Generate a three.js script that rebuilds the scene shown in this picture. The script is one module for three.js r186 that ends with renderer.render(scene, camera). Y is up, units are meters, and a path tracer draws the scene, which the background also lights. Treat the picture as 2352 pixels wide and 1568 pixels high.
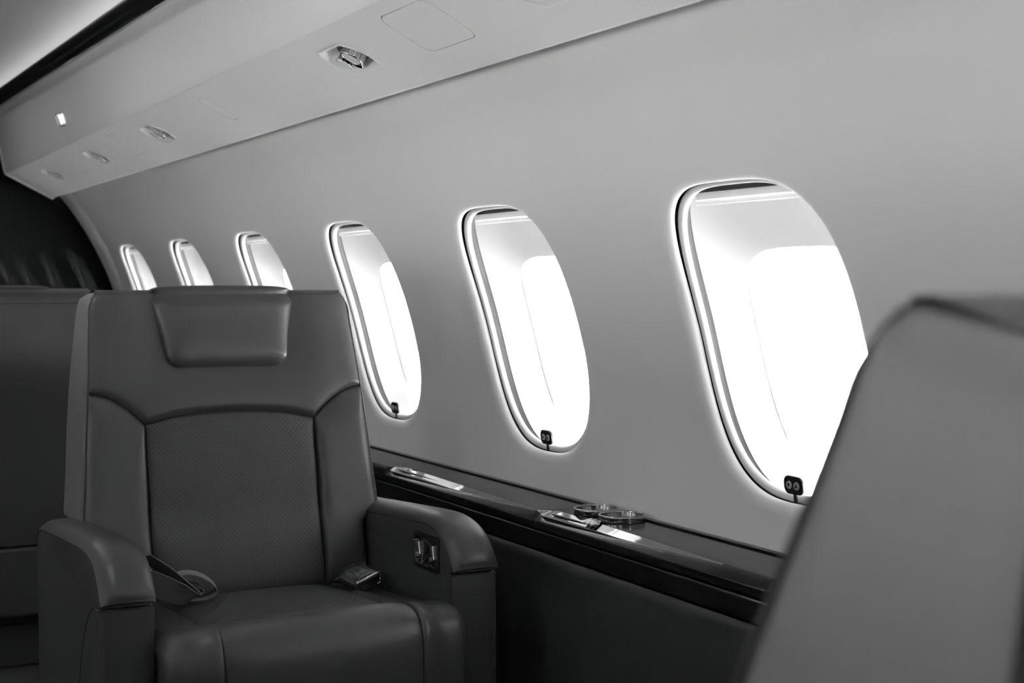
import * as THREE from 'three';
import { RectAreaLightUniformsLib } from 'three/addons/lights/RectAreaLightUniformsLib.js';
import { RoundedBoxGeometry } from 'three/addons/geometries/RoundedBoxGeometry.js';
import { mergeGeometries, mergeVertices, toCreasedNormals } from 'three/addons/utils/BufferGeometryUtils.js';

// ------------------------------------------------------------------ camera, sky, lamps, exposure
// X to the window wall, H above the lens, Z ahead along the cabin: world = (X, EYE + H, -Z)
const EYE = 1.04, IMG = [2352, 1568], FOCAL = 3320;
const scene = new THREE.Scene();
const camera = new THREE.PerspectiveCamera(2 * Math.atan(IMG[1] / 2 / FOCAL) * 180 / Math.PI, IMG[0] / IMG[1], 0.05, 100);
camera.filmGauge = 36;
camera.rotation.order = 'YXZ';
camera.rotation.y = -Math.atan(1716 / FOCAL * Math.cos(Math.atan(129 / FOCAL)));
camera.rotation.x = -Math.atan(129 / FOCAL);
camera.position.set(0, EYE, 0);
camera.focus = 2.35; camera.userData.fStop = 7;
scene.add(camera);

const SKY = 1.6;                                     // clear sky; the sunlit apron below is brighter
scene.background = new THREE.Color(SKY, SKY, SKY);
const sun = new THREE.DirectionalLight(0xffffff, 185);   // high, straight along the cabin: lights the apron, not the seats
sun.position.set(0, 30, -12); sun.target.position.set(0, 0, 0); sun.castShadow = true;
Object.assign(sun.shadow.camera, { left: -20, right: 20, top: 20, bottom: -20, near: 1, far: 80 }); sun.shadow.mapSize.set(2048, 2048);
scene.add(sun, sun.target);
const WASH = 6.5;                                  // cove light behind each ceiling rail
const DOME_FILL = 40;                                   // fill from unseen dome lamps added along the ceiling
const renderer = new THREE.WebGLRenderer({ antialias: true });
renderer.toneMapping = THREE.LinearToneMapping;
renderer.toneMappingExposure = 1.62;
renderer.shadowMap.enabled = true;
RectAreaLightUniformsLib.init();

// ------------------------------------------------------------------ helpers
const V = (X, H, Z) => new THREE.Vector3(X, EYE + H, -Z);
const lerp = (a, b, t) => a + (b - a) * t;
const smooth = (a, b, t) => { const x = Math.min(1, Math.max(0, (t - a) / (b - a))); return x * x * (3 - 2 * x); };
function table(rows) {                              // smooth (monotone-ish) interpolation of [x, y] rows
  const n = rows.length, m = [];
  for (let i = 0; i < n; i++) {
    const a = rows[Math.max(0, i - 1)], b = rows[Math.min(n - 1, i + 1)];
    m.push((b[1] - a[1]) / (b[0] - a[0]));
  }
  return (x) => {
    if (x <= rows[0][0]) return rows[0][1];
    if (x >= rows[n - 1][0]) return rows[n - 1][1];
    let i = 0; while (x > rows[i + 1][0]) i++;
    const [x0, y0] = rows[i], [x1, y1] = rows[i + 1], d = x1 - x0, t = (x - x0) / d;
    return (2 * t ** 3 - 3 * t * t + 1) * y0 + (t ** 3 - 2 * t * t + t) * d * m[i] + (-2 * t ** 3 + 3 * t * t) * y1 + (t ** 3 - t * t) * d * m[i + 1];
  };
}
function rng(seed) { let s = seed >>> 0; return () => { s = (s + 0x6d2b79f5) | 0; let t = Math.imul(s ^ (s >>> 15), 1 | s); t = (t + Math.imul(t ^ (t >>> 7), 61 | t)) ^ t; return ((t ^ (t >>> 14)) >>> 0) / 4294967296; }; }
function grid(nu, nv, fn, { closeU = false, flip = false, uv = null } = {}) {   // fn(i, j) -> Vector3
  const pos = [], tex = [], idx = [], W = closeU ? nu : nu + 1;
  for (let j = 0; j <= nv; j++) for (let i = 0; i < W; i++) {
    const p = fn(i, j); pos.push(p.x, p.y, p.z);
    const q = uv ? uv(i, j, p) : [p.x + p.z, p.y]; tex.push(q[0], q[1]);
  }
  for (let j = 0; j < nv; j++) for (let i = 0; i < nu; i++) {
    const a = j * W + i, b = j * W + (i + 1) % W, c = a + W, d = b + W;
    if (flip) idx.push(a, c, b, b, c, d); else idx.push(a, b, c, b, d, c);
  }
  const g = new THREE.BufferGeometry();
  g.setAttribute('position', new THREE.Float32BufferAttribute(pos, 3));
  g.setAttribute('uv', new THREE.Float32BufferAttribute(tex, 2));
  g.setIndex(idx); g.computeVertexNormals();
  return g;
}
const loose = (g) => { const h = g.index ? g.toNonIndexed() : g; for (const k of Object.keys(h.attributes)) if (!['position', 'normal', 'uv'].includes(k)) h.deleteAttribute(k); return h; };
const merge = (list) => mergeGeometries(list.map(loose));
function place(g, x, y, z, rx = 0, ry = 0, rz = 0) { if (rx) g.rotateX(rx); if (ry) g.rotateY(ry); if (rz) g.rotateZ(rz); return g.translate(x, y, z); }
const box = (w, h, d, r = 0.003, s = 2) => new RoundedBoxGeometry(w, h, d, s, Math.min(r, w / 2.01, h / 2.01, d / 2.01));
function prism(points, x0, x1, bevel = 0.004, crease = 0.7) {        // outline of [z, y] pushed from x0 to x1
  const sh = new THREE.Shape(points.map(([z, y]) => new THREE.Vector2(z, y)));
  const g = new THREE.ExtrudeGeometry(sh, { depth: x1 - x0 - 2 * bevel, bevelEnabled: bevel > 0, bevelThickness: bevel, bevelSize: bevel, bevelOffset: -bevel, bevelSegments: 3, curveSegments: 4 });
  g.rotateY(-Math.PI / 2).translate(x1 - bevel, 0, 0);
  return toCreasedNormals(g, crease);
}
function spline(points, n, closed = false) { return new THREE.CatmullRomCurve3(points.map((p) => p.isVector3 ? p : new THREE.Vector3(...p)), closed, 'centripetal').getPoints(n); }
function tube(points, r, n = 40, sides = 6, closed = false) {
  return new THREE.TubeGeometry(new THREE.CatmullRomCurve3(points.map((p) => p.isVector3 ? p : new THREE.Vector3(...p)), closed, 'centripetal'), n, r, sides, closed);
}
const used = {};
function numbered(name) { const k = used[name] = (used[name] ?? -1) + 1; return k ? `${name}_${String(k).padStart(3, '0')}` : name; }
function shadowed(o) { o.traverse((m) => { if (m.isMesh) { m.castShadow = true; m.receiveShadow = true; } }); return o; }
function part(name, g, m, parent, label) {
  const o = new THREE.Mesh(g, m); o.name = name; o.castShadow = o.receiveShadow = true; parent.add(o);
  if (label) o.userData.label = label;
  return o;
}
function thing(name, label, category, at = [0, 0, 0], turn = 0, group) {
  const o = new THREE.Group(); o.name = numbered(name); o.position.set(...at); o.rotation.y = turn;
  o.userData = { label, category }; if (group) o.userData.group = group;
  scene.add(o); return o;
}
function structure(name, g, m) {
  const o = g ? new THREE.Mesh(g, m) : new THREE.Group();
  o.name = name; o.userData.kind = 'structure'; o.castShadow = o.receiveShadow = true; scene.add(o); return o;
}

// ------------------------------------------------------------------ materials
function dataTexture(n, fn, repeat = [1, 1], srgb = false) {
  const d = new Uint8Array(n * n * 4);
  for (let y = 0; y < n; y++) for (let x = 0; x < n; x++) { const v = Math.max(0, Math.min(255, fn(x, y) * 255)), k = (y * n + x) * 4; d[k] = d[k + 1] = d[k + 2] = v; d[k + 3] = 255; }
  const t = new THREE.DataTexture(d, n, n); t.wrapS = t.wrapT = THREE.RepeatWrapping; t.magFilter = THREE.LinearFilter; t.repeat.set(...repeat);
  if (srgb) t.colorSpace = THREE.SRGBColorSpace;
  t.needsUpdate = true; return t;
}
function noiseField(n, seed, cells) {              // tileable value noise, several octaves
  const out = new Float32Array(n * n); let amp = 1, total = 0;
  for (const c of cells) {
    const r = rng(seed + c), g = Array.from({ length: c * c }, () => r());
    for (let y = 0; y < n; y++) for (let x = 0; x < n; x++) {
      const u = x / n * c, v = y / n * c, i = Math.floor(u), j = Math.floor(v), f = u - i, h = v - j, sf = f * f * (3 - 2 * f), sh = h * h * (3 - 2 * h);
      const at = (a, b) => g[(b % c) * c + (a % c)];
      out[y * n + x] += amp * lerp(lerp(at(i, j), at(i + 1, j), sf), lerp(at(i, j + 1), at(i + 1, j + 1), sf), sh);
    }
    total += amp; amp *= 0.6;
  }
  return out.map((v) => v / total);
}
const grainField = noiseField(512, 7, [96, 190, 40]);
const grain = dataTexture(512, (x, y) => grainField[y * 512 + x], [7, 7]);            // one tile is 1/7 m
const carpetField = noiseField(512, 3, [220, 120, 12]);
const pile = dataTexture(512, (x, y) => carpetField[y * 512 + x], [3, 3]);
// perforated leather: staggered punched holes, one tile of 16 mm holds 2 x 2 of them
const hole = (x, y) => { let k = 0; for (const [cx, cy] of [[16, 16], [48, 48]]) { const d = Math.hypot(x - cx, y - cy); k = Math.max(k, 1 - smooth(5.2, 7.6, d)); } return k; };
const holesColor = dataTexture(64, (x, y) => 1 - 0.6 * hole(x, y), [112, 112], true);
const holesBump = dataTexture(64, (x, y) => 1 - hole(x, y), [112, 112]);
const brushedField = (() => { const r = rng(11); const a = Array.from({ length: 256 }, () => 0.35 + 0.5 * r()); return a; })();
const brushed = dataTexture(256, (x) => brushedField[x], [3, 1]);

const gray = (v, o = {}) => new THREE.MeshStandardMaterial({ color: new THREE.Color(v, v, v), roughness: 0.6, ...o });
const glossy = (v, o = {}) => new THREE.MeshPhysicalMaterial({ color: new THREE.Color(v, v, v), roughness: 0.3, clearcoat: 1, clearcoatRoughness: 0.06, ...o });
const M = {
  liner: gray(0.78, { roughness: 0.75 }), valance: gray(0.66, { roughness: 0.55 }), ceiling: gray(0.24, { roughness: 0.85 }),
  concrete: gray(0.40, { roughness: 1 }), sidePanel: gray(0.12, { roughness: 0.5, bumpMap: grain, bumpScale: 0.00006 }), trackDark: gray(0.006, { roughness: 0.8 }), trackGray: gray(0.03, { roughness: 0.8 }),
  plastic: gray(0.72, { roughness: 0.4 }), funnel: gray(0.5, { roughness: 0.55 }), skin: gray(0.25), rubber: gray(0.012, { roughness: 0.7 }),
  shade: new THREE.MeshPhysicalMaterial({ color: new THREE.Color(0.6, 0.6, 0.6), roughness: 1, transmission: 0.55, thickness: 0 }), milky: new THREE.MeshPhysicalMaterial({ color: new THREE.Color(0.92, 0.92, 0.92), roughness: 1, transmission: 0.85, thickness: 0 }),
  leather: new THREE.MeshPhysicalMaterial({ color: new THREE.Color(0.038, 0.038, 0.0383), roughness: 0.4, bumpMap: grain, bumpScale: 0.00008 }),
  perforated: new THREE.MeshPhysicalMaterial({ color: new THREE.Color(0.038, 0.038, 0.0383), map: holesColor, roughness: 0.55, bumpMap: holesBump, bumpScale: 0.0006 }),
  thread: gray(0.02, { roughness: 0.8 }),
  darkPanel: gray(0.017, { roughness: 0.6, bumpMap: grain, bumpScale: 0.0003 }),
  carpet: gray(0.035, { roughness: 1, bumpMap: pile, bumpScale: 0.002 }),
  lacquer: new THREE.MeshPhysicalMaterial({ color: new THREE.Color(0.007, 0.007, 0.007), roughness: 0.1, specularIntensity: 0.7 }), lacquerTop: new THREE.MeshPhysicalMaterial({ color: new THREE.Color(0.009, 0.009, 0.009), roughness: 0.14, specularIntensity: 0.4 }), bulkhead: new THREE.MeshPhysicalMaterial({ color: new THREE.Color(0.006, 0.006, 0.006), roughness: 0.015, specularIntensity: 0.3 }),
  rail: glossy(0.01, { clearcoatRoughness: 0.05 }),
  chrome: gray(0.75, { metalness: 1, roughness: 0.08 }), steel: gray(0.34, { metalness: 1, roughness: 0.3, roughnessMap: brushed }), darkChrome: gray(0.18, { metalness: 1, roughness: 0.18 }),
  black: gray(0.01, { roughness: 0.35 }), button: gray(0.45, { roughness: 0.4 }), webbing: gray(0.15, { roughness: 0.6 }), webbingStripe: gray(0.24, { roughness: 0.6 }),
  glass: new THREE.MeshPhysicalMaterial({ color: 0xffffff, transmission: 1, thickness: 0, roughness: 0, ior: 1.45 }),
  film: new THREE.MeshPhysicalMaterial({ color: 0xffffff, transmission: 1, thickness: 0, roughness: 0.05, ior: 1.4 }),
  ventChrome: gray(0.5, { metalness: 1, roughness: 0.1 }), rimMetal: gray(0.4, { metalness: 1, roughness: 0.12 }), polished: gray(0.42, { metalness: 1, roughness: 0.06 }), satin: gray(0.62, { metalness: 1, roughness: 0.32 }), lens: gray(0.6, { roughness: 0.3 }),  // polished: metal put on the lid edge to brighten its highlight
  glow: new THREE.MeshStandardMaterial({ color: 0x888888, emissive: 0xffffff, emissiveIntensity: 1.2 }),
  lamp: new THREE.MeshStandardMaterial({ color: 0xcccccc, emissive: 0xffffff, emissiveIntensity: 0.55 }),
};

// ------------------------------------------------------------------ cabin shell
const R = 1.2, HC = -0.4, CX = 0.1;                // the cabin's round section
const Z0 = -1.9, Z1 = 5.86;                        // rear and front partition
const PITCH = 0.739, FIRST = 5.3355, COUNT = 10;    // window spacing along the wall
const shellX = (h) => CX + Math.sqrt(R * R - (h - HC) ** 2);
function shell(side, a, d, Z) { return V(CX + side * (R + d) * Math.cos(a), HC + (R + d) * Math.sin(a), Z); }
const S0 = 0.3239, HW = 0.1895, ST = 0.237, SB = 0.2375;   // window opening on the wall: middle, half width, up, down
const tileLo = -0.36, tileHi = 0.42;
const angles = (() => {
  const a = [];
  for (let k = 0; k < 144; k++) a.push(k / 144 * 2 * Math.PI);
  for (const w of [-1, 1]) for (const s of [tileLo, tileHi]) { let t = Math.atan2(s, w * PITCH / 2); if (t < 0) t += 2 * Math.PI; a.push(t); }
  return [...new Set(a.map((t) => Math.round(t * 1e9) / 1e9))].sort((p, q) => p - q);
})();
const NA = angles.length;
function ring(t, hw, st, sb) { const c = Math.abs(Math.cos(t)), s = Math.sin(t), n = s > 0 ? 3.5 : 2.7, b = s > 0 ? st : sb; return ((c / hw) ** n + (Math.abs(s) / b) ** n) ** (-1 / n); }
const opening = (t, e) => ring(t, HW + e, ST + e, SB + e);
const rimWidth = (t) => { const s = Math.sin(t), c = Math.abs(Math.cos(t)); return 0.027 * c * c + (s > 0 ? 0.013 : 0.021) * s * s; };
const outside = (t) => ring(t, 0.157, 0.107, 0.222);
function rectEdge(t) { const c = Math.cos(t), s = Math.sin(t); return Math.min(c ? PITCH / 2 / Math.abs(c) : 1e9, s ? (s > 0 ? tileHi : -tileLo) / Math.abs(s) : 1e9); }
function around(side, zc, rows, analyticRows = -1) {    // rows: t -> [radius, depth]; rings about a window's middle
  const g = grid(NA, rows.length - 1, (i, j) => {
    const t = angles[i % NA], [r, d] = rows[j](t);
    return shell(side, (S0 + r * Math.sin(t)) / R, d, zc + r * Math.cos(t));
  }, { closeU: true, flip: side > 0, uv: (i, j) => { const t = angles[i % NA], r = rows[j](t)[0]; return [zc + r * Math.cos(t), r * Math.sin(t)]; } });
  if (analyticRows >= 0) {
    const p = g.attributes.position, n = g.attributes.normal;
    for (let k = 0; k < (analyticRows + 1) * NA; k++) {
      const v = new THREE.Vector3(CX - p.getX(k), EYE + HC - p.getY(k), 0).normalize(); n.setXYZ(k, v.x, v.y, v.z);
    }
  }
  return g;
}
const flatRows = Array.from({ length: 9 }, (_, k) => (t) => [lerp(rectEdge(t), opening(t, rimWidth(t)), k / 8), 0]);
const rimRows = Array.from({ length: 9 }, (_, k) => (t) => { const a = (k + 1) / 9 * Math.PI / 2, w = rimWidth(t); return [opening(t, w * (1 - Math.sin(a))), 0.5 * w * (1 - Math.cos(a))]; });
const lipRow = (t) => [opening(t, 0), 0.5 * rimWidth(t) + 0.0010];
const skinHole = (d) => Array.from({ length: 5 }, (_, k) => (t) => [lerp(rectEdge(t), outside(t) + 0.004, k / 4), d]);
function plainWall(side, a0, a1, d, z0, z1, n = 10) {
  return grid(n, 12, (i, j) => shell(side, lerp(a0, a1, i / n), d, lerp(z0, z1, j / 12)), { flip: side > 0, uv: (i, j) => [lerp(z0, z1, j / 12), lerp(a0, a1, i / n) * R] });
}
const wallEnd0 = FIRST - (COUNT - 0.5) * PITCH;
for (const side of [1, -1]) {
  const liner = [], skin = [];
  const front = side > 0 ? 0 : 3, endZ = FIRST - (front - 0.5) * PITCH;   // forward windows across the aisle are left out to darken the far end
  for (let k = front; k < COUNT; k++) {
    const zc = FIRST - k * PITCH;
    liner.push(around(side, zc, [...flatRows, ...rimRows, lipRow], 8));
    skin.push(around(side, zc, [...skinHole(0.094), ...skinHole(0.108).reverse()]));
  }
  liner.push(plainWall(side, -0.6, (S0 + tileLo) / R, 0, Z0, Z1), plainWall(side, (S0 + tileHi) / R, 0.80, 0, Z0, Z1));
  liner.push(plainWall(side, (S0 + tileLo) / R, (S0 + tileHi) / R, 0, endZ, Z1, 14));
  if (wallEnd0 > Z0) liner.push(plainWall(side, (S0 + tileLo) / R, (S0 + tileHi) / R, 0, Z0, wallEnd0, 14));
  for (const d of [0.094, 0.108]) {
    skin.push(plainWall(side, -0.75, (S0 + tileLo) / R, d, Z0 - 0.1, Z1 + 0.1), plainWall(side, (S0 + tileHi) / R, Math.PI / 2, d, Z0 - 0.1, Z1 + 0.1, 24));
    skin.push(plainWall(side, (S0 + tileLo) / R, (S0 + tileHi) / R, d, endZ, Z1 + 0.1, 14), plainWall(side, (S0 + tileLo) / R, (S0 + tileHi) / R, d, Z0 - 0.1, wallEnd0, 14));
  }
  const wall = structure(side > 0 ? 'wall_right' : 'wall_left', merge(liner), M.liner);
  part('outer_skin', merge(skin), M.skin, wall);
}
{ // the sunlit concrete apron that the cabin stands over
  const g = new THREE.PlaneGeometry(120, 120).rotateX(-Math.PI / 2); g.translate(0, -2.0, 0); structure('ground', g, M.concrete);
}
{ // floor with its carpet, and both partitions
  const g = new THREE.BoxGeometry(2.3, 0.06, Z1 - Z0); place(g, CX, -0.03, -(Z0 + Z1) / 2);
  const uv = g.attributes.uv, p = g.attributes.position; for (let i = 0; i < uv.count; i++) uv.setXY(i, p.getX(i), p.getZ(i));
  structure('floor', g, M.carpet);
  const disc = (z0, z1) => { const a0 = -0.75, n = 60, pts = []; for (let k = 0; k <= n; k++) { const a = lerp(a0, Math.PI - a0, k / n); pts.push(new THREE.Vector2(CX + (R + 0.1) * Math.cos(a), EYE + HC + (R + 0.1) * Math.sin(a))); }
    const e = new THREE.ExtrudeGeometry(new THREE.Shape(pts), { depth: z1 - z0, bevelEnabled: false }); e.translate(0, 0, -z1); return e; };
  structure('wall_front', disc(Z1, Z1 + 0.08), M.bulkhead);
  structure('wall_back', disc(Z0 - 0.08, Z0), gray(0.03));
  // raised trim hoop where the side lining ends
  for (const [side, n] of [[1, 1], [-1, 2]]) {
    const prof = [[0, 5.66], [0.004, 5.665], [0.012, 5.69], [0.014, 5.72], [0.014, 5.80], [0.010, 5.812], [0, 5.815]];
    structure(`trim_${n}`, grid(40, prof.length - 1, (i, j) => shell(side, lerp(-0.2, 0.80, i / 40), -prof[j][0], prof[j][1]), { flip: side < 0 }), M.liner);
  }
}
// ------------------------------------------------------------------ windows
const rows = (list) => list.map(([e, d]) => (t) => [opening(t, e), d]);
function disc(side, zc, radius, d) { return around(side, zc, [0.02, 0.5, 1].map((k) => (t) => [radius(t) * k, d])); }
let windowNumber = 0;
const switchShape = (() => {                       // parts of the little shade switch, z along the wall, y up, facing -x
  const sh = new THREE.Shape(), w = 0.0205, h = 0.0125, r = 0.0095;
  sh.moveTo(-w + r, -h); sh.lineTo(w - r, -h); sh.absarc(w - r, -h + r, r, -Math.PI / 2, 0); sh.lineTo(w, h - r); sh.absarc(w - r, h - r, r, 0, Math.PI / 2); sh.lineTo(-w + r, h); sh.absarc(-w + r, h - r, r, Math.PI / 2, Math.PI); sh.lineTo(-w, -h + r); sh.absarc(-w + r, -h + r, r, Math.PI, 1.5 * Math.PI);
  const turn = (g) => g.rotateY(-Math.PI / 2);
  const plate = turn(new THREE.ExtrudeGeometry(sh, { depth: 0.002, bevelEnabled: true, bevelSize: 0.0008, bevelThickness: 0.0008, bevelSegments: 2, curveSegments: 8 }));
  const tri = (up) => { const s = new THREE.Shape(); const q = up ? 1 : -1; s.moveTo(0, 0.0034 * q); s.lineTo(-0.0030 * q, -0.0026 * q); s.lineTo(0.0030 * q, -0.0026 * q); s.closePath(); return turn(new THREE.ExtrudeGeometry(s, { depth: 0.0006, bevelEnabled: false })); };
  const button = new THREE.CylinderGeometry(0.0056, 0.0060, 0.0022, 24).rotateZ(Math.PI / 2);
  const stem = box(0.0026, 0.019, 0.0068, 0.0008).translate(0, -0.0195, 0);
  return { plate, up: tri(true), down: tri(false), button, stem };
})();
function buildWindow(side, zc) {
  const w = structure(`window_${++windowNumber}`);
  const visible = side > 0 && zc > 1;
  part('window_frame', around(side, zc, rows([[-0.0002, 0.030], [-0.0003, 0.0168], [-0.0012, 0.0156], [-0.0042, 0.0146], [-0.0075, 0.0152], [-0.0098, 0.0172], [-0.0112, 0.0205], [-0.0112, 0.0240], [-0.0095, 0.0255], [0.008, 0.0260]])), M.plastic, w);
  part('gap_seal', around(side, zc, rows([[0.005, 0.0155], [0.0005, 0.0158], [-0.0015, 0.0170]])), M.rubber, w);
  part('shade_track', around(side, zc, rows([[0.007, 0.0262], [0.0068, 0.0360]])), M.trackDark, w); part('shade_track', around(side, zc, rows([[0.0068, 0.0360], [0.005, 0.0460]])), M.trackGray, w);
  const fun = []; for (let k = 0; k <= 12; k++) { const q = k / 12; fun.push((t) => [lerp(opening(t, 0.005), outside(t), lerp(q, q * q, 0.4)), lerp(0.046, 0.094, q)]); }
  part('window_surround', around(side, zc, fun), M.funnel, w);
  part('inner_pane', disc(side, zc, (t) => opening(t, -0.0095), 0.0235), M.glass, w);
  part('outer_pane', disc(side, zc, (t) => outside(t) + 0.002, 0.0935), M.glass, w);
  const onWall = (h, d) => { const a = Math.asin((h - HC) / (R + d)); return [a, V(CX + side * (R + d) * Math.cos(a), h, zc)]; };
  { // shade drawn up: bottom rail, folded cloth and the dark slot above it
    const [a, p] = onWall(0.1205, 0.033);
    const bar = grid(1, 8, (i, j) => { const t = lerp(-1.9, 1.9, j / 8), v = new THREE.Vector3(-side * 0.004 * Math.cos(t), 0.0046 * Math.sin(t), i ? -0.125 : 0.125); return v.applyAxisAngle(new THREE.Vector3(0, 0, 1), side * a).add(p); }, { flip: side > 0 });
    part('shade_rail', bar, M.milky, w);
    const n = 6, cloth = grid(1, n, (i, j) => { const h = lerp(0.1235, 0.1345, j / n), [, q] = onWall(h, 0.034); q.z = -(zc + (i ? 0.125 : -0.125)); return q; }, { flip: side < 0 });
    part('window_shade', toCreasedNormals(cloth, 0.2), M.shade, w);
    const slot = grid(1, 1, (i, j) => { const [, q] = onWall(lerp(0.1335, 0.1600, j), 0.0355); q.z = -(zc + (i ? 0.13 : -0.13)); return q; }, { flip: side < 0 });
    part('shade_slot', slot, M.trackGray, w);
  }
  if (visible) {
    const h = -0.2865, [a, p] = onWall(h, 0.0128), sw = new THREE.Group(); sw.name = 'shade_switch'; sw.position.set(p.x, p.y, -(zc + 0.0075)); sw.rotation.z = a; w.add(sw);
    part('switch_plate', switchShape.plate, M.black, sw); part('switch_stem', switchShape.stem, M.black, sw);
    for (const s of [-1, 1]) {
      const at = (g, dx) => g.clone().translate(dx, 0, s * 0.0085);
      part('switch_button', at(switchShape.button, -0.0032), M.button, sw);
      part('arrow_mark', at(s < 0 ? switchShape.down : switchShape.up, -0.0044), M.black, sw);
    }
  }
  return w;
}
for (const side of [1, -1]) for (let k = side > 0 ? 0 : 3; k < COUNT; k++) buildWindow(side, FIRST - k * PITCH);

// ------------------------------------------------------------------ overhead: valance, ceiling, rail, cove light
const mirror = (side, X) => CX + side * (X - CX);
function sweep(side, prof, z0, z1, n = 30, flip = false) {
  let run = 0; const s = prof.map((p, i) => (run += i ? Math.hypot(p[0] - prof[i - 1][0], p[1] - prof[i - 1][1]) : 0));
  return grid(n, prof.length - 1, (i, j) => V(mirror(side, prof[j][0]), drift(prof[j][1], lerp(z0, z1, i / n)), lerp(z0, z1, i / n)), { flip: (side > 0) === flip, uv: (i, j) => [lerp(z0, z1, i / n), s[j]] });
}
const curve2 = (pts, n) => spline(pts.map(([a, b]) => [a, b, 0]), n).map((p) => [p.x, p.y]);
const PA = [0.976, 0.334], PB = [0.8125, 0.4185];   // service panel: outer and inner edge
const fascia = curve2([[0.8105, 0.4225], [0.806, 0.437], [0.798, 0.474], [0.786, 0.512], [0.769, 0.550], [0.757, 0.566]], 16);
const valanceProfile = [[0.985, 0.44], [0.987, 0.38], [0.9865, 0.342], [0.984, 0.3345], [0.980, 0.3325], PA];
const fasciaProfile = [PB, [0.8115, 0.4197], ...fascia, [0.752, 0.5705], [0.744, 0.5740], [0.722, 0.584], [0.720, 0.60]];
const drift = (h, Z) => h + 0.0187 * smooth(0.42, 0.58, h) * (Z - 4.0);   // the upper cabin lines spread a little towards the far end
const VEND = 5.71;
// service panel: a thin plate with real openings (u from its outer edge to its inner edge, Z along the cabin)
const slope = Math.atan2(PB[1] - PA[1], PA[0] - PB[0]), panelWidth = Math.hypot(PB[1] - PA[1], PA[0] - PB[0]);
function onPanel(u, Z, out = 0, side = 1) { const c = Math.cos(slope), s = Math.sin(slope), p = V(PA[0] - u * c - out * s, PA[1] + u * s - out * c, Z); p.x = mirror(side, p.x); return p; }
const roundRect = (u0, u1, z0, z1, r, n = 6, bow = 0) => {
  const pts = [], c = [[u1 - r, z1 - r, 0], [u0 + r, z1 - r, 1], [u0 + r, z0 + r, 2], [u1 - r, z0 + r, 3]];
  for (const [cu, cz, q] of c) for (let k = 0; k <= n; k++) { const a = (q + k / n) * Math.PI / 2; pts.push([cu + r * Math.cos(a), cz + r * Math.sin(a)]); }
  return pts.map(([u, z]) => [u, z + bow * (1 - ((u - (u0 + u1) / 2) / ((u1 - u0) / 2)) ** 2) * (z > (z0 + z1) / 2 ? 1 : -1)]);
};
const VENTS = [[2.311, 'nearest chrome reading light and air vent overhead, beside the square access panel'], [3.655, 'second chrome reading light and air vent overhead, beyond the largest oval cover'],
  [4.40, 'third chrome reading light and air vent overhead, beside the small oval cover'], [5.14, 'farthest chrome reading light and air vent, near the end of the overhead panel'], [1.635, 'chrome reading light and air vent cut off by the top edge of the photo']];
const ventU = 0.103;
function boat(k, shrink = 0) { // boat-shaped opening of a vent, [u, Z] about its middle: straight long sides, bowed ends, cut corners
  const pts = [], hu = 0.0365 - shrink, end = (u) => 0.050 + 0.022 * (1 - (u / 0.0365) ** 2) - shrink, n = 10, sk = (u) => -0.012 * u / 0.0365;
  for (let i = 0; i <= n; i++) { const u = lerp(hu, -hu, i / n); pts.push([u * k, (end(u) + sk(u) * -1) * k]); }
  for (let i = 0; i <= n; i++) { const u = lerp(-hu, hu, i / n); pts.push([u * k, (-end(u) + sk(u) * -1) * k]); }
  return pts;
}
const hatches = [['access_panel', roundRect(0.057, 0.158, 1.893, 2.068, 0.022, 6)], ['speaker_cover', roundRect(0.060, 0.150, 3.078, 3.128, 0.0245, 8, 0.008)], ['access_panel', roundRect(0.058, 0.160, 3.905, 4.075, 0.022, 6)],
  ['speaker_cover', roundRect(0.086, 0.136, 4.19, 4.226, 0.0175, 8)], ['access_panel', roundRect(0.062, 0.165, 4.67, 4.86, 0.022, 6)], ['speaker_cover', roundRect(0.070, 0.162, 5.46, 5.53, 0.034, 8)]];
const insetPts = (pts, d) => { const n = pts.length; return pts.map((p, i) => { const a = pts[(i + n - 1) % n], b = pts[(i + 1) % n], tx = b[0] - a[0], ty = b[1] - a[1], L = Math.hypot(tx, ty) || 1; return [p[0] - ty / L * d, p[1] + tx / L * d]; }); };   // outlines run anticlockwise: inwards is to the left
function plate(outline, holes, out, thick, side) {
  const sh = new THREE.Shape(outline.map((p) => new THREE.Vector2(...p)));
  for (const h of holes) sh.holes.push(new THREE.Path(h.map((p) => new THREE.Vector2(...p))));
  const g = new THREE.ExtrudeGeometry(sh, { depth: thick, bevelEnabled: false }), p = g.attributes.position;
  for (let i = 0; i < p.count; i++) { const q = onPanel(p.getX(i), p.getY(i), out + p.getZ(i), side); p.setXYZ(i, q.x, q.y, q.z); }
  if (side > 0) { // mapping keeps or turns the winding with the side; make the triangles face outwards either way
    for (let i = 0; i < p.count; i += 3) { const x = [p.getX(i + 1), p.getY(i + 1), p.getZ(i + 1)]; p.setXYZ(i + 1, p.getX(i + 2), p.getY(i + 2), p.getZ(i + 2)); p.setXYZ(i + 2, ...x); }
  }
  g.computeVertexNormals(); return g;
}
function servicePanel(side, open) {
  const holes = open ? [...hatches.map(([, pts]) => pts), ...VENTS.map(([Z]) => boat(1).map(([u, z]) => [ventU + u, Z + z]))] : [];
  return plate([[0.0, Z0], [panelWidth, Z0], [panelWidth, VEND], [0.0, VEND]], holes, -0.003, 0.003, side);
}
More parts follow.
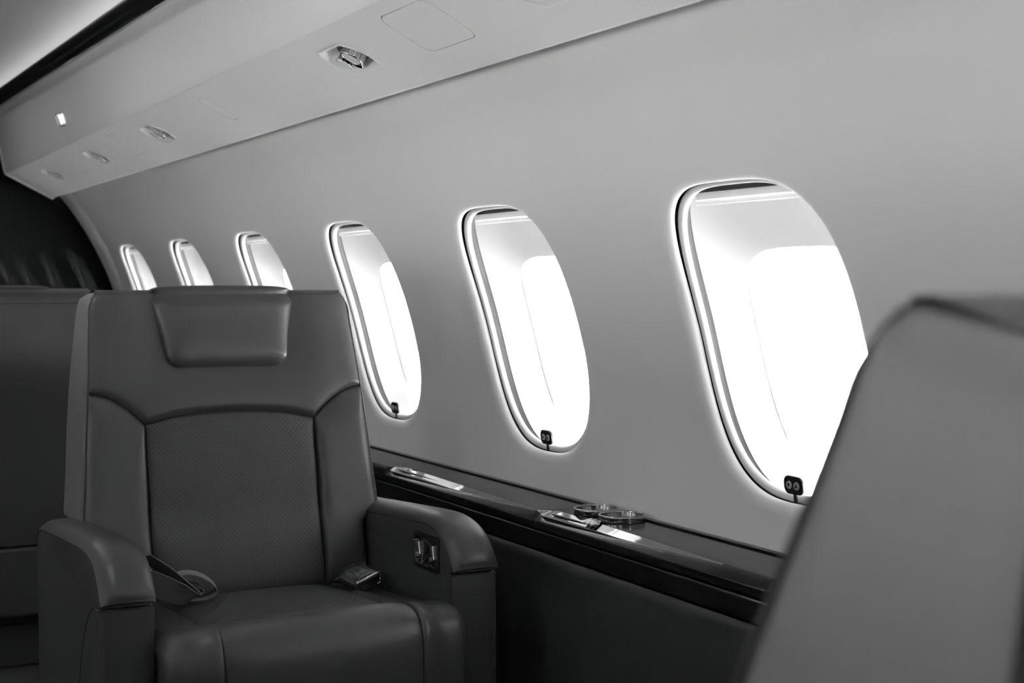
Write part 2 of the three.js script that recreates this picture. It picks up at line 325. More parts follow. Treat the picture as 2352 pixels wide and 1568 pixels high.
for (const [side, n] of [[1, 3], [-1, 4]]) {
  const g = [sweep(side, valanceProfile, Z0, VEND, 60), sweep(side, fasciaProfile, Z0, VEND, 60), servicePanel(side, side > 0)];
  const capPts = [...valanceProfile, ...fasciaProfile.slice(0, -1).map(([x, h]) => [x, drift(h, VEND)]), [0.745, 0.69], [0.86, 0.56]].map(([x, h]) => new THREE.Vector2(mirror(side, x), EYE + h));
  if (side < 0) capPts.reverse();
  const cap = new THREE.ExtrudeGeometry(new THREE.Shape(capPts), { depth: 0.012, bevelEnabled: true, bevelSize: 0.004, bevelThickness: 0.004, bevelSegments: 3 });
  cap.translate(0, 0, -VEND - 0.014); g.push(cap);
  structure(`trim_${n}`, merge(g), M.valance);
}
const valance = scene.getObjectByName('trim_3');
{ // ceiling lining, and the cove's floor behind the rail
  const half = curve2([[0.735, 0.592], [0.727, 0.622], [0.700, 0.655], [0.63, 0.697], [0.5, 0.738], [0.3, 0.772], [0.1, 0.782]], 30);
  const g = [1, -1].map((s) => sweep(s, half, Z0, Z1, 40));
  structure('ceiling', merge(g), M.ceiling);
}
for (const [side, n] of [[1, 5], [-1, 6]]) { // dark lacquered rail with two soft ridges
  const prof = curve2([[0.7235, 0.588], [0.7195, 0.5835], [0.712, 0.583], [0.703, 0.5865], [0.697, 0.592], [0.690, 0.5945], [0.683, 0.600], [0.677, 0.609], [0.6785, 0.615], [0.684, 0.614], [0.700, 0.604], [0.722, 0.596]], 40);
  structure(`trim_${n}`, sweep(side, prof, Z0, Z1, 40), M.rail);
}
for (const side of [1, -1]) { // cove lamps: a glowing strip and an area light just in front of it
  const len = (Z1 - Z0) - 0.5, mid = (Z0 + Z1) / 2 - 0.1;
  const at = V(mirror(side, 0.703), drift(0.612, mid), mid), towards = new THREE.Vector3(-side * 0.55, 0.83, 0.83 * 0.0187).normalize();
  const lamp = thing('cove_light_strip', side > 0 ? 'slim glowing strip lamp hidden behind the dark ceiling rail over the windows' : 'slim glowing strip lamp hidden behind the rail across the aisle', 'light', [at.x, at.y, at.z]);
  const strip = box(0.016, 0.004, len, 0.0015); strip.rotateZ(side * Math.atan2(0.55, 0.83));
  part('light_strip', strip, M.glow, lamp); lamp.rotation.x = 0.0187;
  const light = new THREE.RectAreaLight(0xffffff, WASH, 0.014, len);
  light.position.copy(at).addScaledVector(towards, 0.004); light.up.set(0, -0.0187, 1); light.lookAt(light.position.clone().add(towards)); scene.add(light);
}
for (const [name, pts] of hatches) { // flush leaves, a hair's breadth smaller than their openings, with a dark backing
  const leaf = part(name, plate(insetPts(pts, 0.0017), [], -0.0032, 0.003, 1), M.valance, valance);
  part('panel_seal', plate(insetPts(pts, -0.003), [], -0.006, 0.002, 1), M.thread, leaf);
}
function buildVent(Z, label) {
  const o = thing('reading_light_vent', label, 'air vent', onPanel(ventU, Z).toArray(), 0, 'chrome light and vent fittings in the overhead panel');
  o.rotation.z = -slope;                         // local x: towards the wall (falling u); local -y: out of the panel; local z: towards the viewer
  const outline = (k, y) => boat(k).map(([u, z]) => new THREE.Vector3(-u, y, -z)), rws = [outline(1.035, -0.0002), outline(1.03, -0.0016), outline(0.985, -0.0020), outline(0.955, -0.0010), outline(0.95, 0.002), outline(0.90, 0.012), outline(0.82, 0.018), outline(0.4, 0.020), outline(0.01, 0.020)];
  const bez = grid(rws[0].length, rws.length - 1, (i, j) => rws[j][i % rws[0].length], { closeU: true });
  part('bezel', toCreasedNormals(bez, 0.8), M.plastic, o);
  const knurl = (r, r2, y0, y1, n) => { const N = n * 6, ys = [[0.96, y0], [1, y0 - 0.0008], [1, y1 + 0.0008], [0.95, y1]]; // ribbed chrome barrel from y0 down to y1
    return grid(N, 3, (i, j) => { const a = (i % N) / N * 2 * Math.PI, k = ys[j][0] * lerp(r, r2, j < 2 ? 0 : 1) * (1 + 0.045 * Math.max(-0.4, Math.cos(n * a))); return new THREE.Vector3(k * Math.cos(a), ys[j][1], k * Math.sin(a)); }, { closeU: true }); };
  const at = (g, x, z) => g.translate(x, 0, z);
  part('vent_well', grid(40, 3, (i, j) => { const a = i / 40 * 2 * Math.PI, k = [0.01, 1, 1.08, 1.08][j], y = [0.0188, 0.0186, 0.0180, 0.0195][j]; return new THREE.Vector3(k * 0.025 * Math.cos(a), y, k * 0.050 * Math.sin(a)); }), M.black, o);
  part('air_nozzle', merge([at(knurl(0.0165, 0.0135, 0.018, 0.008, 14), 0.003, -0.030), at(knurl(0.0135, 0.0150, 0.008, -0.003, 14), 0.003, -0.030)]), M.ventChrome, o);
  part('nozzle_cap', new THREE.CylinderGeometry(0.0140, 0.0130, 0.002, 28).translate(0.003, -0.0028, -0.030), M.lens, o);
  part('lamp_ring', merge([at(knurl(0.0205, 0.0205, 0.019, -0.004, 22), -0.003, 0.021), new THREE.TorusGeometry(0.0185, 0.0016, 8, 44).rotateX(Math.PI / 2).translate(-0.003, -0.004, 0.021)]), M.ventChrome, o);
  part('lamp_lens', new THREE.CylinderGeometry(0.0178, 0.0178, 0.0016, 36).translate(-0.003, -0.0038, 0.021), M.lens, o);
  part('link_barrel', at(knurl(0.010, 0.010, 0.019, 0.000, 12), 0.018, -0.004), M.ventChrome, o);
  return o;
}
for (const [Z, label] of VENTS) buildVent(Z, label);
{ // small square courtesy lamp on the fascia
  const p = V(0.792, 0.492, 4.44), o = thing('courtesy_lamp', 'tiny square white courtesy lamp set in the overhead fascia near the dark rail', 'lamp', p.toArray());
  o.rotation.z = 0.36;
  part('lamp_frame', box(0.026, 0.040, 0.044, 0.008, 4), M.plastic, o);
  for (const k of [-1, 0, 1]) part('lamp_bar', box(0.0075, 0.030, 0.046, 0.002).translate(-0.0008 + k * 0.0082, 0, 0), M.lamp, o);
}

for (let k = 0; k < 4; k++) { // round dome lamps added out of view to lift the cabin light
  const Z = 0.6 + k * 1.45, p = V(CX, drift(0.782, Z) - 0.004, Z), o = thing('added_dome_lamp', 'round dome lamp added out of view on the middle of the ceiling, ' + ['above the blurred foreground seat', 'above the seat facing the camera', 'above the seat facing away', 'next to the black partition'][k], 'lamp', p.toArray(), 0, 'added dome lamps along the ceiling');
  part('lamp_rim', new THREE.LatheGeometry([[0.052, 0.006], [0.066, 0.004], [0.068, -0.002], [0.062, -0.006], [0.056, -0.003], [0.055, 0.002]].map(([r, y]) => new THREE.Vector2(r, y)), 48), M.plastic, o);
  part('lamp_diffuser', new THREE.CylinderGeometry(0.056, 0.056, 0.002, 40).translate(0, 0.001, 0), M.glow, o);
  const light = new THREE.RectAreaLight(0xffffff, DOME_FILL, 0.1, 0.1); light.position.set(p.x, p.y - 0.003, p.z); light.lookAt(p.x, p.y - 1, p.z); scene.add(light);
}

// ------------------------------------------------------------------ side ledge and lower wall panel
{
  const prof = [[1.168, -0.4545], [1.165, -0.4535], [1.161, -0.4555], [1.158, -0.461], [1.157, -0.47], [1.155, -0.6], [1.148, -0.8], [1.13, -0.97], [1.11, -1.04]];
  const g = sweep(1, prof, Z0, Z1, 40, true);
  structure('trim_7', g, M.darkPanel);
  structure('trim_8', sweep(-1, prof, Z0, Z1, 40, true), M.darkPanel);
}
const ledge = thing('side_ledge', 'long glossy black side ledge with lids and drawers running under the cabin windows', 'ledge');
// chamfer that opens at a pointed tip and dies out towards the viewer
const swoops = [[2.875, 2.20], [2.195, 1.64]];
function chamfer(Z) {
  let c = 0; for (const [tip, end] of swoops) if (Z <= tip && Z >= end) { const q = (tip - Z) / (tip - end); c = Math.max(c, Math.sqrt(Math.min(1, q / 0.06)) * (1 - q) ** 0.9); }
  return c;
}
function lidGeometry(z0, z1, skipTop = false) {
  const n = Math.max(8, Math.round((z1 - z0) / 0.006)), zs = Array.from({ length: n + 1 }, (_, i) => lerp(z0 + 0.0008, z1 - 0.0008, i / n));
  const prof = (Z) => {
    const c = chamfer(Z), e = 1.172, x0 = e + lerp(0.016, 0.045, c), y0 = -0.3902, xf = x0 - lerp(0.002, 0.029, c), yf = y0 - (x0 - xf) * 0.42;   // a facet turned about 21 degrees to the aisle, then the nose
    const fac = [[x0, y0], [lerp(x0, xf, 0.33), lerp(y0, yf, 0.35)], [lerp(x0, xf, 0.67), lerp(y0, yf, 0.69)], [xf, yf], [lerp(xf, e + 0.003, 0.5), lerp(yf, -0.4035, 0.36)], [e + 0.003, -0.4035]];
    return [[1.285, -0.396], [1.285, -0.3893], [1.2835, -0.3885], [x0 + 0.014, -0.3893], [x0 + 0.0012, -0.38995], ...fac, [e + 0.0008, -0.4050], [e, -0.4075], [e, -0.4165], [e + 0.0006, -0.4178], [e + 0.01, -0.4180]];
  };
  const strip = (from, to, a = 0, b = n) => grid(b - a, to - from, (i, j) => { const [x, h] = prof(zs[a + i])[from + j]; return V(x, h, zs[a + i]); });
  const wide = zs.map((Z, i) => chamfer(Z) > 0.03 ? i : -1).filter((i) => i >= 0);
  return { body: merge([strip(0, 5), strip(8, 15), ...(wide.length ? [...(wide[0] ? [strip(5, 8, 0, wide[0])] : []), ...(wide.at(-1) < n ? [strip(5, 8, wide.at(-1), n)] : [])] : [strip(5, 8)])]), pull: wide.length > 1 ? strip(5, 8, wide[0], wide.at(-1)) : null };
}
const drawerFace = (z0, z1) => { const L = z1 - z0 - 0.002; return box(0.02, 0.0325, L, 0.0035, 3).translate(1.1785, EYE - 0.4363, -(z0 + z1) / 2); };
part('ledge_core', merge([new THREE.BoxGeometry(0.10, 0.07, Z1 - Z0 - 0.02).translate(1.235, EYE - 0.4325, -(Z0 + Z1) / 2), new THREE.BoxGeometry(0.085, 0.02, Z1 - Z0 - 0.02).translate(1.242, EYE - 0.404, -(Z0 + Z1) / 2)]), M.black, ledge);
part('back_strip', box(0.0142, 0.014, Z1 - Z0 - 0.02, 0.002).translate(1.2924, EYE - 0.3925, -(Z0 + Z1) / 2), M.lacquerTop, ledge);
const lidEnds = [5.84, 4.4, 2.93, 2.462, 2.18, 1.961, 0.9, Z0 + 0.02];
for (let i = 0; i < lidEnds.length - 1; i++) {
  const g = lidGeometry(lidEnds[i + 1], lidEnds[i]), lid = part(i === 4 ? 'cup_panel' : 'lid', g.body, M.lacquerTop, ledge);
  if (g.pull) part('finger_pull', g.pull, M.polished, lid, 'finger pull along the edge of the lid, metal added for its bright highlight');  // lacquered edge made metallic so that it carries a bright highlight
}
const drawerEnds = [5.84, 4.4, 2.93, 1.961, 0.9, Z0 + 0.02];
for (let i = 0; i < drawerEnds.length - 1; i++) part('drawer_front', drawerFace(drawerEnds[i + 1], drawerEnds[i]), M.lacquer, ledge);
for (const Z of [2.80, 2.09]) part('finger_slot', box(0.003, 0.0012, 0.03, 0.0005).translate(1.214, EYE - 0.3893, -Z), M.black, ledge);
for (let k = 0; k < 3; k++) { // three little chrome loops of the ledge's touch buttons
  const Z = 2.055 - k * 0.0135, loop = Array.from({ length: 20 }, (_, i) => { const a = i / 20 * 2 * Math.PI; return V(1.2015 + 0.0095 * Math.cos(a), -0.3905 - 0.004 * (1 - Math.cos(a)) * 0 + 0.0015 + 0.004 * Math.cos(a) * 0.6, Z + 0.0048 * Math.sin(a)); });
  const b = part('touch_button', tube(loop, 0.0011, 40, 6, true), M.chrome, ledge);
  part('button_face', new THREE.CylinderGeometry(1, 1, 0.0014, 24).scale(0.0088, 1, 0.0042).rotateZ(0.25).translate(1.2015, EYE - 0.3893, -Z), M.lacquer, b);
}
function cupHolder(X, Z, label) {
  const o = thing('cup_holder', label, 'cup holder', V(X, -0.3888, Z).toArray(), 0, 'pair of chrome cup holders');
  const lathe = (pts) => new THREE.LatheGeometry(pts.map(([r, y]) => new THREE.Vector2(r, y)), 72);
  part('rim', lathe([[0.0352, 0.0085], [0.0358, 0.0104], [0.0372, 0.0110], [0.0388, 0.0104], [0.0395, 0.0090], [0.0395, 0.001], [0.0385, 0.0]]), M.rimMetal, o);
  part('cup_wall', lathe([[0.0340, 0.0006], [0.0350, 0.0060], [0.0352, 0.0086]]), M.steel, o);
  part('cup_base', new THREE.CylinderGeometry(0.0342, 0.0342, 0.0004, 48).translate(0, 0.0006, 0), M.black, o);
  return o;
}
cupHolder(1.2525, 2.112, 'farther of the two round chrome cup holders on the black side ledge');
cupHolder(1.2540, 2.032, 'nearer of the two round chrome cup holders on the black side ledge');

// ------------------------------------------------------------------ seats
// local frame: x across, y up, +z the way the seat faces; heights h are measured from the lens height as above
const zFront = table([[-0.56, 0.034], [-0.473, 0.020], [-0.40, 0.0], [-0.34, -0.010], [-0.263, -0.025], [-0.187, -0.040], [-0.07, -0.0705], [-0.03, -0.080], [-0.013, -0.086]]);
const zRear = table([[-0.69, -0.176], [-0.452, -0.187], [-0.361, -0.197], [-0.196, -0.220], [-0.066, -0.200], [-0.030, -0.186], [-0.019, -0.170], [-0.012, -0.140]]);
const halfW = table([[-0.6, 0.236], [-0.45, 0.236], [-0.432, 0.2385], [-0.418, 0.258], [-0.408, 0.2668], [-0.38, 0.2655], [-0.347, 0.2627], [-0.263, 0.2568], [-0.187, 0.2508], [-0.07, 0.2415], [-0.035, 0.2382], [-0.024, 0.2355], [-0.017, 0.2305], [-0.013, 0.2225]]);
const ease = (k, n) => { const t = k / n; return 0.5 - 0.5 * Math.cos(Math.PI * t); };         // closer rows near both ends
function coons(bottom, top, left, right) {
  return (u, v) => {
    const b = bottom(u), t = top(u), l = left(v), r = right(v), b0 = bottom(0), b1 = bottom(1), t0 = top(0), t1 = top(1);
    return [0, 1].map((k) => (1 - v) * b[k] + v * t[k] + (1 - u) * l[k] + u * r[k] - ((1 - u) * (1 - v) * b0[k] + u * (1 - v) * b1[k] + (1 - u) * v * t0[k] + u * v * t1[k]));
  };
}
const path2 = (pts) => { const c = new THREE.CatmullRomCurve3(pts.map(([x, y]) => new THREE.Vector3(x, y, 0)), false, 'centripetal'); c.arcLengthDivisions = 200; return (u) => { const p = c.getPointAt(Math.min(1, Math.max(0, u))); return [p.x, p.y]; }; };
const straight = (a, b) => (u) => [lerp(a[0], b[0], u), lerp(a[1], b[1], u)];
const pillow = (t, n) => 1 - Math.abs(2 * t - 1) ** n;

function buildSeat(name, label, { at, turn = 0, recline = 0, lift = 0, rear = zRear, group }) {
  const seat = thing(name, label, 'seat', at, turn, group);
  const pivY = EYE - 0.5, pivZ = -0.08, cr = Math.cos(recline), sr = Math.sin(recline);
  const B = (x, h, z) => { const y = EYE + h - pivY, q = z - pivZ; return new THREE.Vector3(x, pivY + y * cr + q * sr + lift, pivZ + q * cr - y * sr); };   // a point of the reclined back
  const zBack = rear;
  // back shell
  {
    const hs = [...Array.from({ length: 44 }, (_, k) => lerp(-0.69, -0.022, k / 43)), -0.016, -0.0125, -0.0115], loopN = 48, last = hs.length - 1;
    const section = (h, shrink) => {
      const w = halfW(h) - 0.0035 - shrink * 0.012, f = zFront(h) - 0.010 - shrink * 0.012, r = zBack(h) + shrink * 0.015, rf = 0.006, rr = Math.min(0.009, (f - r) * 0.3), pts = [];
      const corner = (cx, cz, rad, a0) => { for (let k = 0; k <= 5; k++) { const a = a0 + k / 5 * Math.PI / 2; pts.push([cx + rad * Math.cos(a), cz + rad * Math.sin(a)]); } };
      corner(w - rf, f - rf, rf, 0); corner(-w + rf, f - rf, rf, Math.PI / 2); corner(-w + rr, r + rr, rr, Math.PI); corner(w - rr, r + rr, rr, 1.5 * Math.PI);
      return pts;
    };
    const secs = hs.map((h, k) => section(Math.min(h, -0.013), k >= last - 1 ? (k - last + 2) * 0.6 : 0)), n = secs[0].length;
    secs.push(secs[last].map(([x, z]) => [x * 0.02, lerp(z, (zFront(-0.013) + zRear(-0.013)) / 2, 0.98)])); hs.push(-0.0112);
    part('back_shell', grid(n, hs.length - 1, (i, j) => B(secs[j][i % n][0], hs[j], secs[j][i % n][1]), { closeU: true, flip: true, uv: (i, j, p) => [p.x + p.z, p.y] }), M.leather, seat);
  }
  // upholstered panels of the back
  function panel(nm, shape, mat, { amp = 0.008, edge = 0.009, nU = 40, nV = 40, pw = 10, wrap = [], extra = () => 0 }) {
    const g = grid(nU, nV + wrap.length, (i, j) => {
      const u = ease(i, nU);
      if (j > nV) { const [x] = shape(u, 1), [h, z, kx] = wrap[j - nV - 1]; return B(x * (kx ?? 1), h, z); }
      const v = wrap.length ? Math.sin(j / nV * Math.PI / 2) * 0.5 + 0.5 * j / nV : ease(j, nV), [x, h] = shape(u, v);
      const f = Math.min(pillow(u, pw), wrap.length ? 1 - (1 - v) ** pw * 1 : pillow(v, pw));
      return B(x, h, zFront(h) - edge + (edge + amp) * Math.sqrt(Math.max(0, f)) + extra(x, h));
    }, { uv: (i, j, p) => [p.x, p.y] });
    return part(nm, g, mat, seat);
  }
  const wing = (s) => path2([[s * 0.1555, -0.2440], [s * 0.172, -0.2260], [s * 0.195, -0.2075], [s * 0.222, -0.1930], [s * halfW(-0.186), -0.1870]]);
  const arc = path2([[-0.1555, -0.2440], [-0.10, -0.2320], [0, -0.2265], [0.10, -0.2320], [0.1555, -0.2440]]);
  // collar: bottom edge = wing seam, arc, wing seam
  const collarBottom = (u) => u < 0.27 ? wing(-1)(1 - u / 0.27) : u > 0.73 ? wing(1)((u - 0.73) / 0.27) : arc((u - 0.27) / 0.46);
  const side = (s, h0, h1) => (v) => { const h = lerp(h0, h1, v); return [s * halfW(h), h]; };
  const dish = (x, h) => -0.010 * smooth(0.185, 0.10, Math.abs(x)) * smooth(-0.19, -0.12, h);
  panel('collar_panel', coons(collarBottom, straight([-halfW(-0.015), -0.015], [halfW(-0.015), -0.015]), side(-1, -0.187, -0.015), side(1, -0.187, -0.015)), M.leather, { amp: 0.006, edge: 0.005, nU: 100, nV: 36, pw: 14, extra: dish, wrap: [[-0.0105, -0.092, 1.003], [-0.0085, -0.100, 1.003], [-0.0095, -0.112, 1.002], [-0.0135, zBack(-0.014) + 0.002, 1.0], [-0.024, zBack(-0.024) - 0.001, 1.0], [-0.047, zBack(-0.047) - 0.001, 1.015]] });
  for (const s of [-1, 1]) {
    const inner = (v) => [s * lerp(0.156, 0.1555, v), lerp(-0.545, -0.2440, v)], outer = side(s, -0.545, -0.187);
    const b = straight(inner(0), outer(0));
    const shp = s < 0 ? coons((u) => b(1 - u), (u) => wing(-1)(1 - u), outer, inner) : coons(b, wing(1), inner, outer);
    panel('side_bolster', shp, M.leather, { amp: 0.011, nU: 26, nV: 60, pw: 7 });
  }
  panel('perforated_insert', coons(straight([-0.156, -0.545], [0.156, -0.545]), arc, (v) => [-lerp(0.156, 0.1555, v), lerp(-0.545, -0.2440, v)], (v) => [lerp(0.156, 0.1555, v), lerp(-0.545, -0.2440, v)]), M.perforated, { amp: 0.005, nU: 40, nV: 50, pw: 12, extra: (x, h) => 0.004 * Math.cos(x / 0.156 * Math.PI / 2) });
  // headrest pillow
  {
    const L = path2([[-0.112, -0.127], [-0.119, -0.085], [-0.130, -0.040], [-0.1365, -0.014]]), Rt = (v) => { const p = L(v); return [-p[0], p[1]]; };
    const bot = path2([[-0.112, -0.127], [-0.107, -0.1400], [-0.096, -0.1485], [-0.05, -0.1500], [0.05, -0.1500], [0.096, -0.1485], [0.107, -0.1400], [0.112, -0.127]]);
    const shp = coons(bot, straight([-0.1365, -0.014], [0.1365, -0.014]), L, Rt), nU = 40, nV = 30, wrap = [[-0.005, -0.075], [-0.0008, -0.085], [-0.0002, -0.100], [-0.003, -0.120], [-0.012, -0.134], [-0.030, -0.146], [-0.040, -0.148]];
    const g = grid(nU, nV + wrap.length, (i, j) => {
      const u = ease(i, nU), f = Math.sqrt(Math.max(0, pillow(u, 5)));
      if (j > nV) { const [x] = shp(u, 1), [h, z] = wrap[j - nV - 1], k = lerp(0.35, 1, f); return B(x * 0.955, -0.015 + (h + 0.015) * k, lerp(-0.1, z, lerp(0.8, 1, f))); }
      const v = 0.5 * j / nV + 0.5 * Math.sin(j / nV * Math.PI / 2), [x, h] = shp(u, v), q = Math.min(f, Math.sqrt(1 - (1 - v) ** 6));
      return B(x, h, zFront(h) - 0.012 + 0.034 * q - 0.012 * smooth(0.82, 1.0, v));
    }, { uv: (i, j, p) => [p.x, p.y] });
    part('headrest', g, M.leather, seat);
  }
  // side panels, and the piping where they meet the front upholstery
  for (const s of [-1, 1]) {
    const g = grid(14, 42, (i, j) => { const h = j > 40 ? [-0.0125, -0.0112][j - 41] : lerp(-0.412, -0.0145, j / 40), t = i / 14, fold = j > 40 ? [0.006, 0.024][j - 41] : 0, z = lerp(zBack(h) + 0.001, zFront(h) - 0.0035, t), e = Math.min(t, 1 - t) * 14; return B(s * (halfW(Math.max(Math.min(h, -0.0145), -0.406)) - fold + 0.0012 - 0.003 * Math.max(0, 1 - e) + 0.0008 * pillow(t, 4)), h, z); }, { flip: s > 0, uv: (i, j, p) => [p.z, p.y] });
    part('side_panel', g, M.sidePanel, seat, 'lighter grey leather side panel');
    part('piping', tube(Array.from({ length: 18 }, (_, k) => { const h = lerp(-0.408, -0.0150, k / 17); return B(s * (halfW(h) + 0.0002), h, zFront(h) - 0.0035); }), 0.0019, 70, 6), M.leather, seat);
  }
  part('rear_seam', tube(Array.from({ length: 12 }, (_, k) => B(lerp(-0.232, 0.232, k / 11), -0.048, zBack(-0.048) + 0.0002)), 0.0013, 40, 5), M.thread, seat);
  // cushion: three stitched sections over a core
  const midP = curve2([[-0.03, -0.548], [0.10, -0.536], [0.22, -0.527], [0.31, -0.5225], [0.336, -0.5225], [0.360, -0.515], [0.395, -0.5045], [0.430, -0.5065], [0.452, -0.5215], [0.463, -0.547], [0.466, -0.60], [0.462, -0.65], [0.445, -0.69]], 60);
  const sideP = curve2([[-0.03, -0.552], [0.10, -0.545], [0.22, -0.536], [0.32, -0.524], [0.385, -0.513], [0.420, -0.5145], [0.441, -0.528], [0.450, -0.552], [0.452, -0.60], [0.448, -0.65], [0.435, -0.685]], 60);
  function section(nm, prof, x0, x1, mat, amp, outer = 0) {
    const nU = 28, n = prof.length;
    const g = grid(nU, n - 1, (i, j) => {
      const u = ease(i, nU), k = outer ? 1 - smooth(0, 0.55, outer > 0 ? u : 1 - u) : 0, at = (q) => [lerp(prof[q][0], midP[q][0], k), lerp(prof[q][1], midP[q][1], k)], a = at(Math.max(0, j - 1)), b = at(Math.min(n - 1, j + 1)), m = at(j), tz = b[0] - a[0], th = b[1] - a[1], L = Math.hypot(tz, th);
      let f = pillow(u, 6); const e = outer && (outer > 0 ? u > 0.5 : u < 0.5) ? 0.024 : 0.0045;
      if (e > 0.02) f = 1 - Math.abs(2 * u - 1) ** 4.5;
      const o = -e + (e + amp) * Math.sqrt(Math.max(0, f));
      return new THREE.Vector3(lerp(x0, x1, u), EYE + m[1] + o * tz / L, m[0] - o * th / L);
    }, { flip: true, uv: (i, j, p) => [p.x, j * 0.01] });
    return part(nm, g, mat, seat);
  }
  const crease = midP.findIndex(([z]) => z > 0.337);
  section('cushion_centre', midP.slice(0, crease + 1), -0.157, 0.157, M.perforated, 0.004); section('cushion_roll', midP.slice(crease), -0.157, 0.157, M.leather, 0.004);
  section('cushion_bolster', sideP, -0.243, -0.157, M.leather, 0.003, -1); section('cushion_bolster', sideP, 0.157, 0.243, M.leather, 0.003, 1);
  part('cushion_core', prism([...sideP.map(([z, h]) => [z - 0.006, EYE + h - 0.011]).filter((_, k) => k % 3 === 0), [0.40, EYE - 0.70], [-0.05, EYE - 0.70]].reverse(), -0.2385, 0.2385, 0.006), M.leather, seat);
  part('rear_cover', box(0.468, 0.19, 0.20, 0.012).translate(0, EYE - 0.79, -0.072), M.leather, seat);
  part('seat_base', merge([box(0.46, 0.24, 0.48, 0.02).translate(0, 0.24, 0.13), box(0.40, 0.14, 0.40, 0.01).translate(0, 0.07, 0.12), box(0.455, 0.20, 0.05, 0.02).translate(0, 0.24, 0.395)]), M.leather, seat);
  // arms
  const top = curve2([[-0.150, -0.452], [-0.140, -0.436], [-0.10, -0.425], [-0.02, -0.4185], [0.15, -0.4070], [0.27, -0.4005], [0.305, -0.4015], [0.337, -0.4085], [0.362, -0.4225], [0.381, -0.4420], [0.391, -0.4550], [0.395, -0.4630]], 48);
  const armOutline = [...top.map(([z, h]) => [z - 0.002, EYE + h - 0.002]), [0.389, EYE - 0.4660], [0.378, EYE - 0.4665], [0.378, EYE - 0.4695], [0.387, EYE - 0.4700], [0.390, EYE - 0.4725], [0.390, 0.07], [-0.150, 0.07]].reverse();
  for (const s of [-1, 1]) {
    const x0 = s < 0 ? -0.3200 : 0.2410, x1 = s < 0 ? -0.2410 : 0.3200, xm = (x0 + x1) / 2, hw = 0.0398;
    part('arm_body', prism(armOutline, x0, x1, 0.0035, 0.5), M.leather, seat);
    const n = top.length, nU = 18;
    const pad = grid(nU, n + 2, (i, j) => {
      const u = ease(i, nU) * 2 - 1, k = Math.min(n - 1, Math.max(0, j - 1)), a = top[Math.max(0, k - 1)], b = top[Math.min(n - 1, k + 1)], tz = b[0] - a[0], th = b[1] - a[1], L = Math.hypot(tz, th);
      const dome = (1 - Math.abs(u) ** 3.2), ends = Math.min(smooth(0, 6, k), 1) * (1 - 0.75 * smooth(n - 9, n - 1, k));
      let o = 0.0005 + 0.0165 * dome * lerp(0.25, 1, ends), z = top[k][0], h = top[k][1];
      if (j === n + 1) o *= 0.6; if (j === n + 2) o = -0.006;
      if (j === 0) o = -0.006;
      return new THREE.Vector3(xm + u * (hw + 0.0003), EYE + h + o * tz / L, z - o * th / L);
    }, { flip: true, uv: (i, j, p) => [p.x, j * 0.014] });
    part('arm_pad', pad, M.leather, seat);
    for (const e of [x0, x1]) part('arm_piping', tube(top.map(([z, h]) => [e + (e < xm ? 0.0006 : -0.0006), EYE + h - 0.0003, z]).filter((_, k) => k % 2 === 0 || k === n - 1), 0.0016, 70, 6), M.leather, seat);
    // curved seam on the outer side of the arm
    const xo = s < 0 ? x0 - 0.0001 : x1 + 0.0001;
    part('arm_seam', tube([[xo, EYE - 0.72, 0.21], [xo, EYE - 0.60, 0.235], [xo, EYE - 0.522, 0.278], [xo, EYE - 0.486, 0.318], [xo, EYE - 0.473, 0.345], [xo, EYE - 0.474, 0.365], [xo, EYE - 0.4695, 0.388]], 0.0011, 60, 5), M.thread, seat);
    part('arm_front_piping', tube([[s < 0 ? x0 + 0.004 : x1 - 0.004, EYE - 0.4745, 0.3895], [s < 0 ? x0 + 0.004 : x1 - 0.004, EYE - 0.72, 0.3895], [s < 0 ? x0 + 0.004 : x1 - 0.004, 0.1, 0.3895]], 0.0016, 30, 6), M.leather, seat);
  }
  // control plate let into the inner face of the wall-side arm
  {
    const c = new THREE.Group(); c.name = 'control_plate'; c.userData.label = 'chrome seat control plate on the inner face of the armrest'; c.position.set(0.2405, EYE - 0.4470, 0.2875); seat.add(c);
    // local: x out of the arm towards the sitter is -x; y up; z to the front
    const rim = new THREE.Shape(roundRect(-0.0505, 0.0505, -0.0300, 0.0300, 0.006).map((p) => new THREE.Vector2(...p)));
    rim.holes.push(new THREE.Path(roundRect(-0.0445, 0.0445, -0.0240, 0.0225, 0.004).map((p) => new THREE.Vector2(...p)).reverse()));
    const turn = (g) => g.rotateY(-Math.PI / 2);
    part('bezel', turn(new THREE.ExtrudeGeometry(rim, { depth: 0.002, bevelEnabled: true, bevelSize: 0.0006, bevelThickness: 0.0006, bevelSegments: 2 })), M.black, c);
    part('backplate', box(0.0012, 0.047, 0.089, 0.0004).translate(-0.0006, -0.0005, 0), M.darkChrome, c);
    const strut = (y0, z0, y1, z1, r) => tube([[-0.003, y0, z0], [-0.003, (y0 + y1) / 2, (z0 + z1) / 2], [-0.003, y1, z1]], r, 6, 6);
    part('side_flare', place(box(0.0016, 0.034, 0.010, 0.0006), -0.0022, -0.002, -0.0395, -0.12, 0.5), M.chrome, c);
    part('chrome_edging', merge([strut(0.019, -0.026, -0.022, -0.039, 0.0011), strut(-0.022, -0.039, -0.0235, -0.016, 0.0009), strut(0.020, -0.008, -0.0225, -0.014, 0.0013), strut(-0.021, -0.0125, 0.009, 0.033, 0.0012), strut(0.021, -0.005, 0.012, 0.028, 0.0006), strut(-0.0225, -0.014, -0.024, 0.012, 0.0008), strut(-0.024, 0.012, -0.014, 0.018, 0.0009), strut(-0.0215, 0.016, -0.0225, 0.040, 0.0010), strut(-0.0225, 0.040, -0.010, 0.042, 0.0009)]), M.chrome, c);
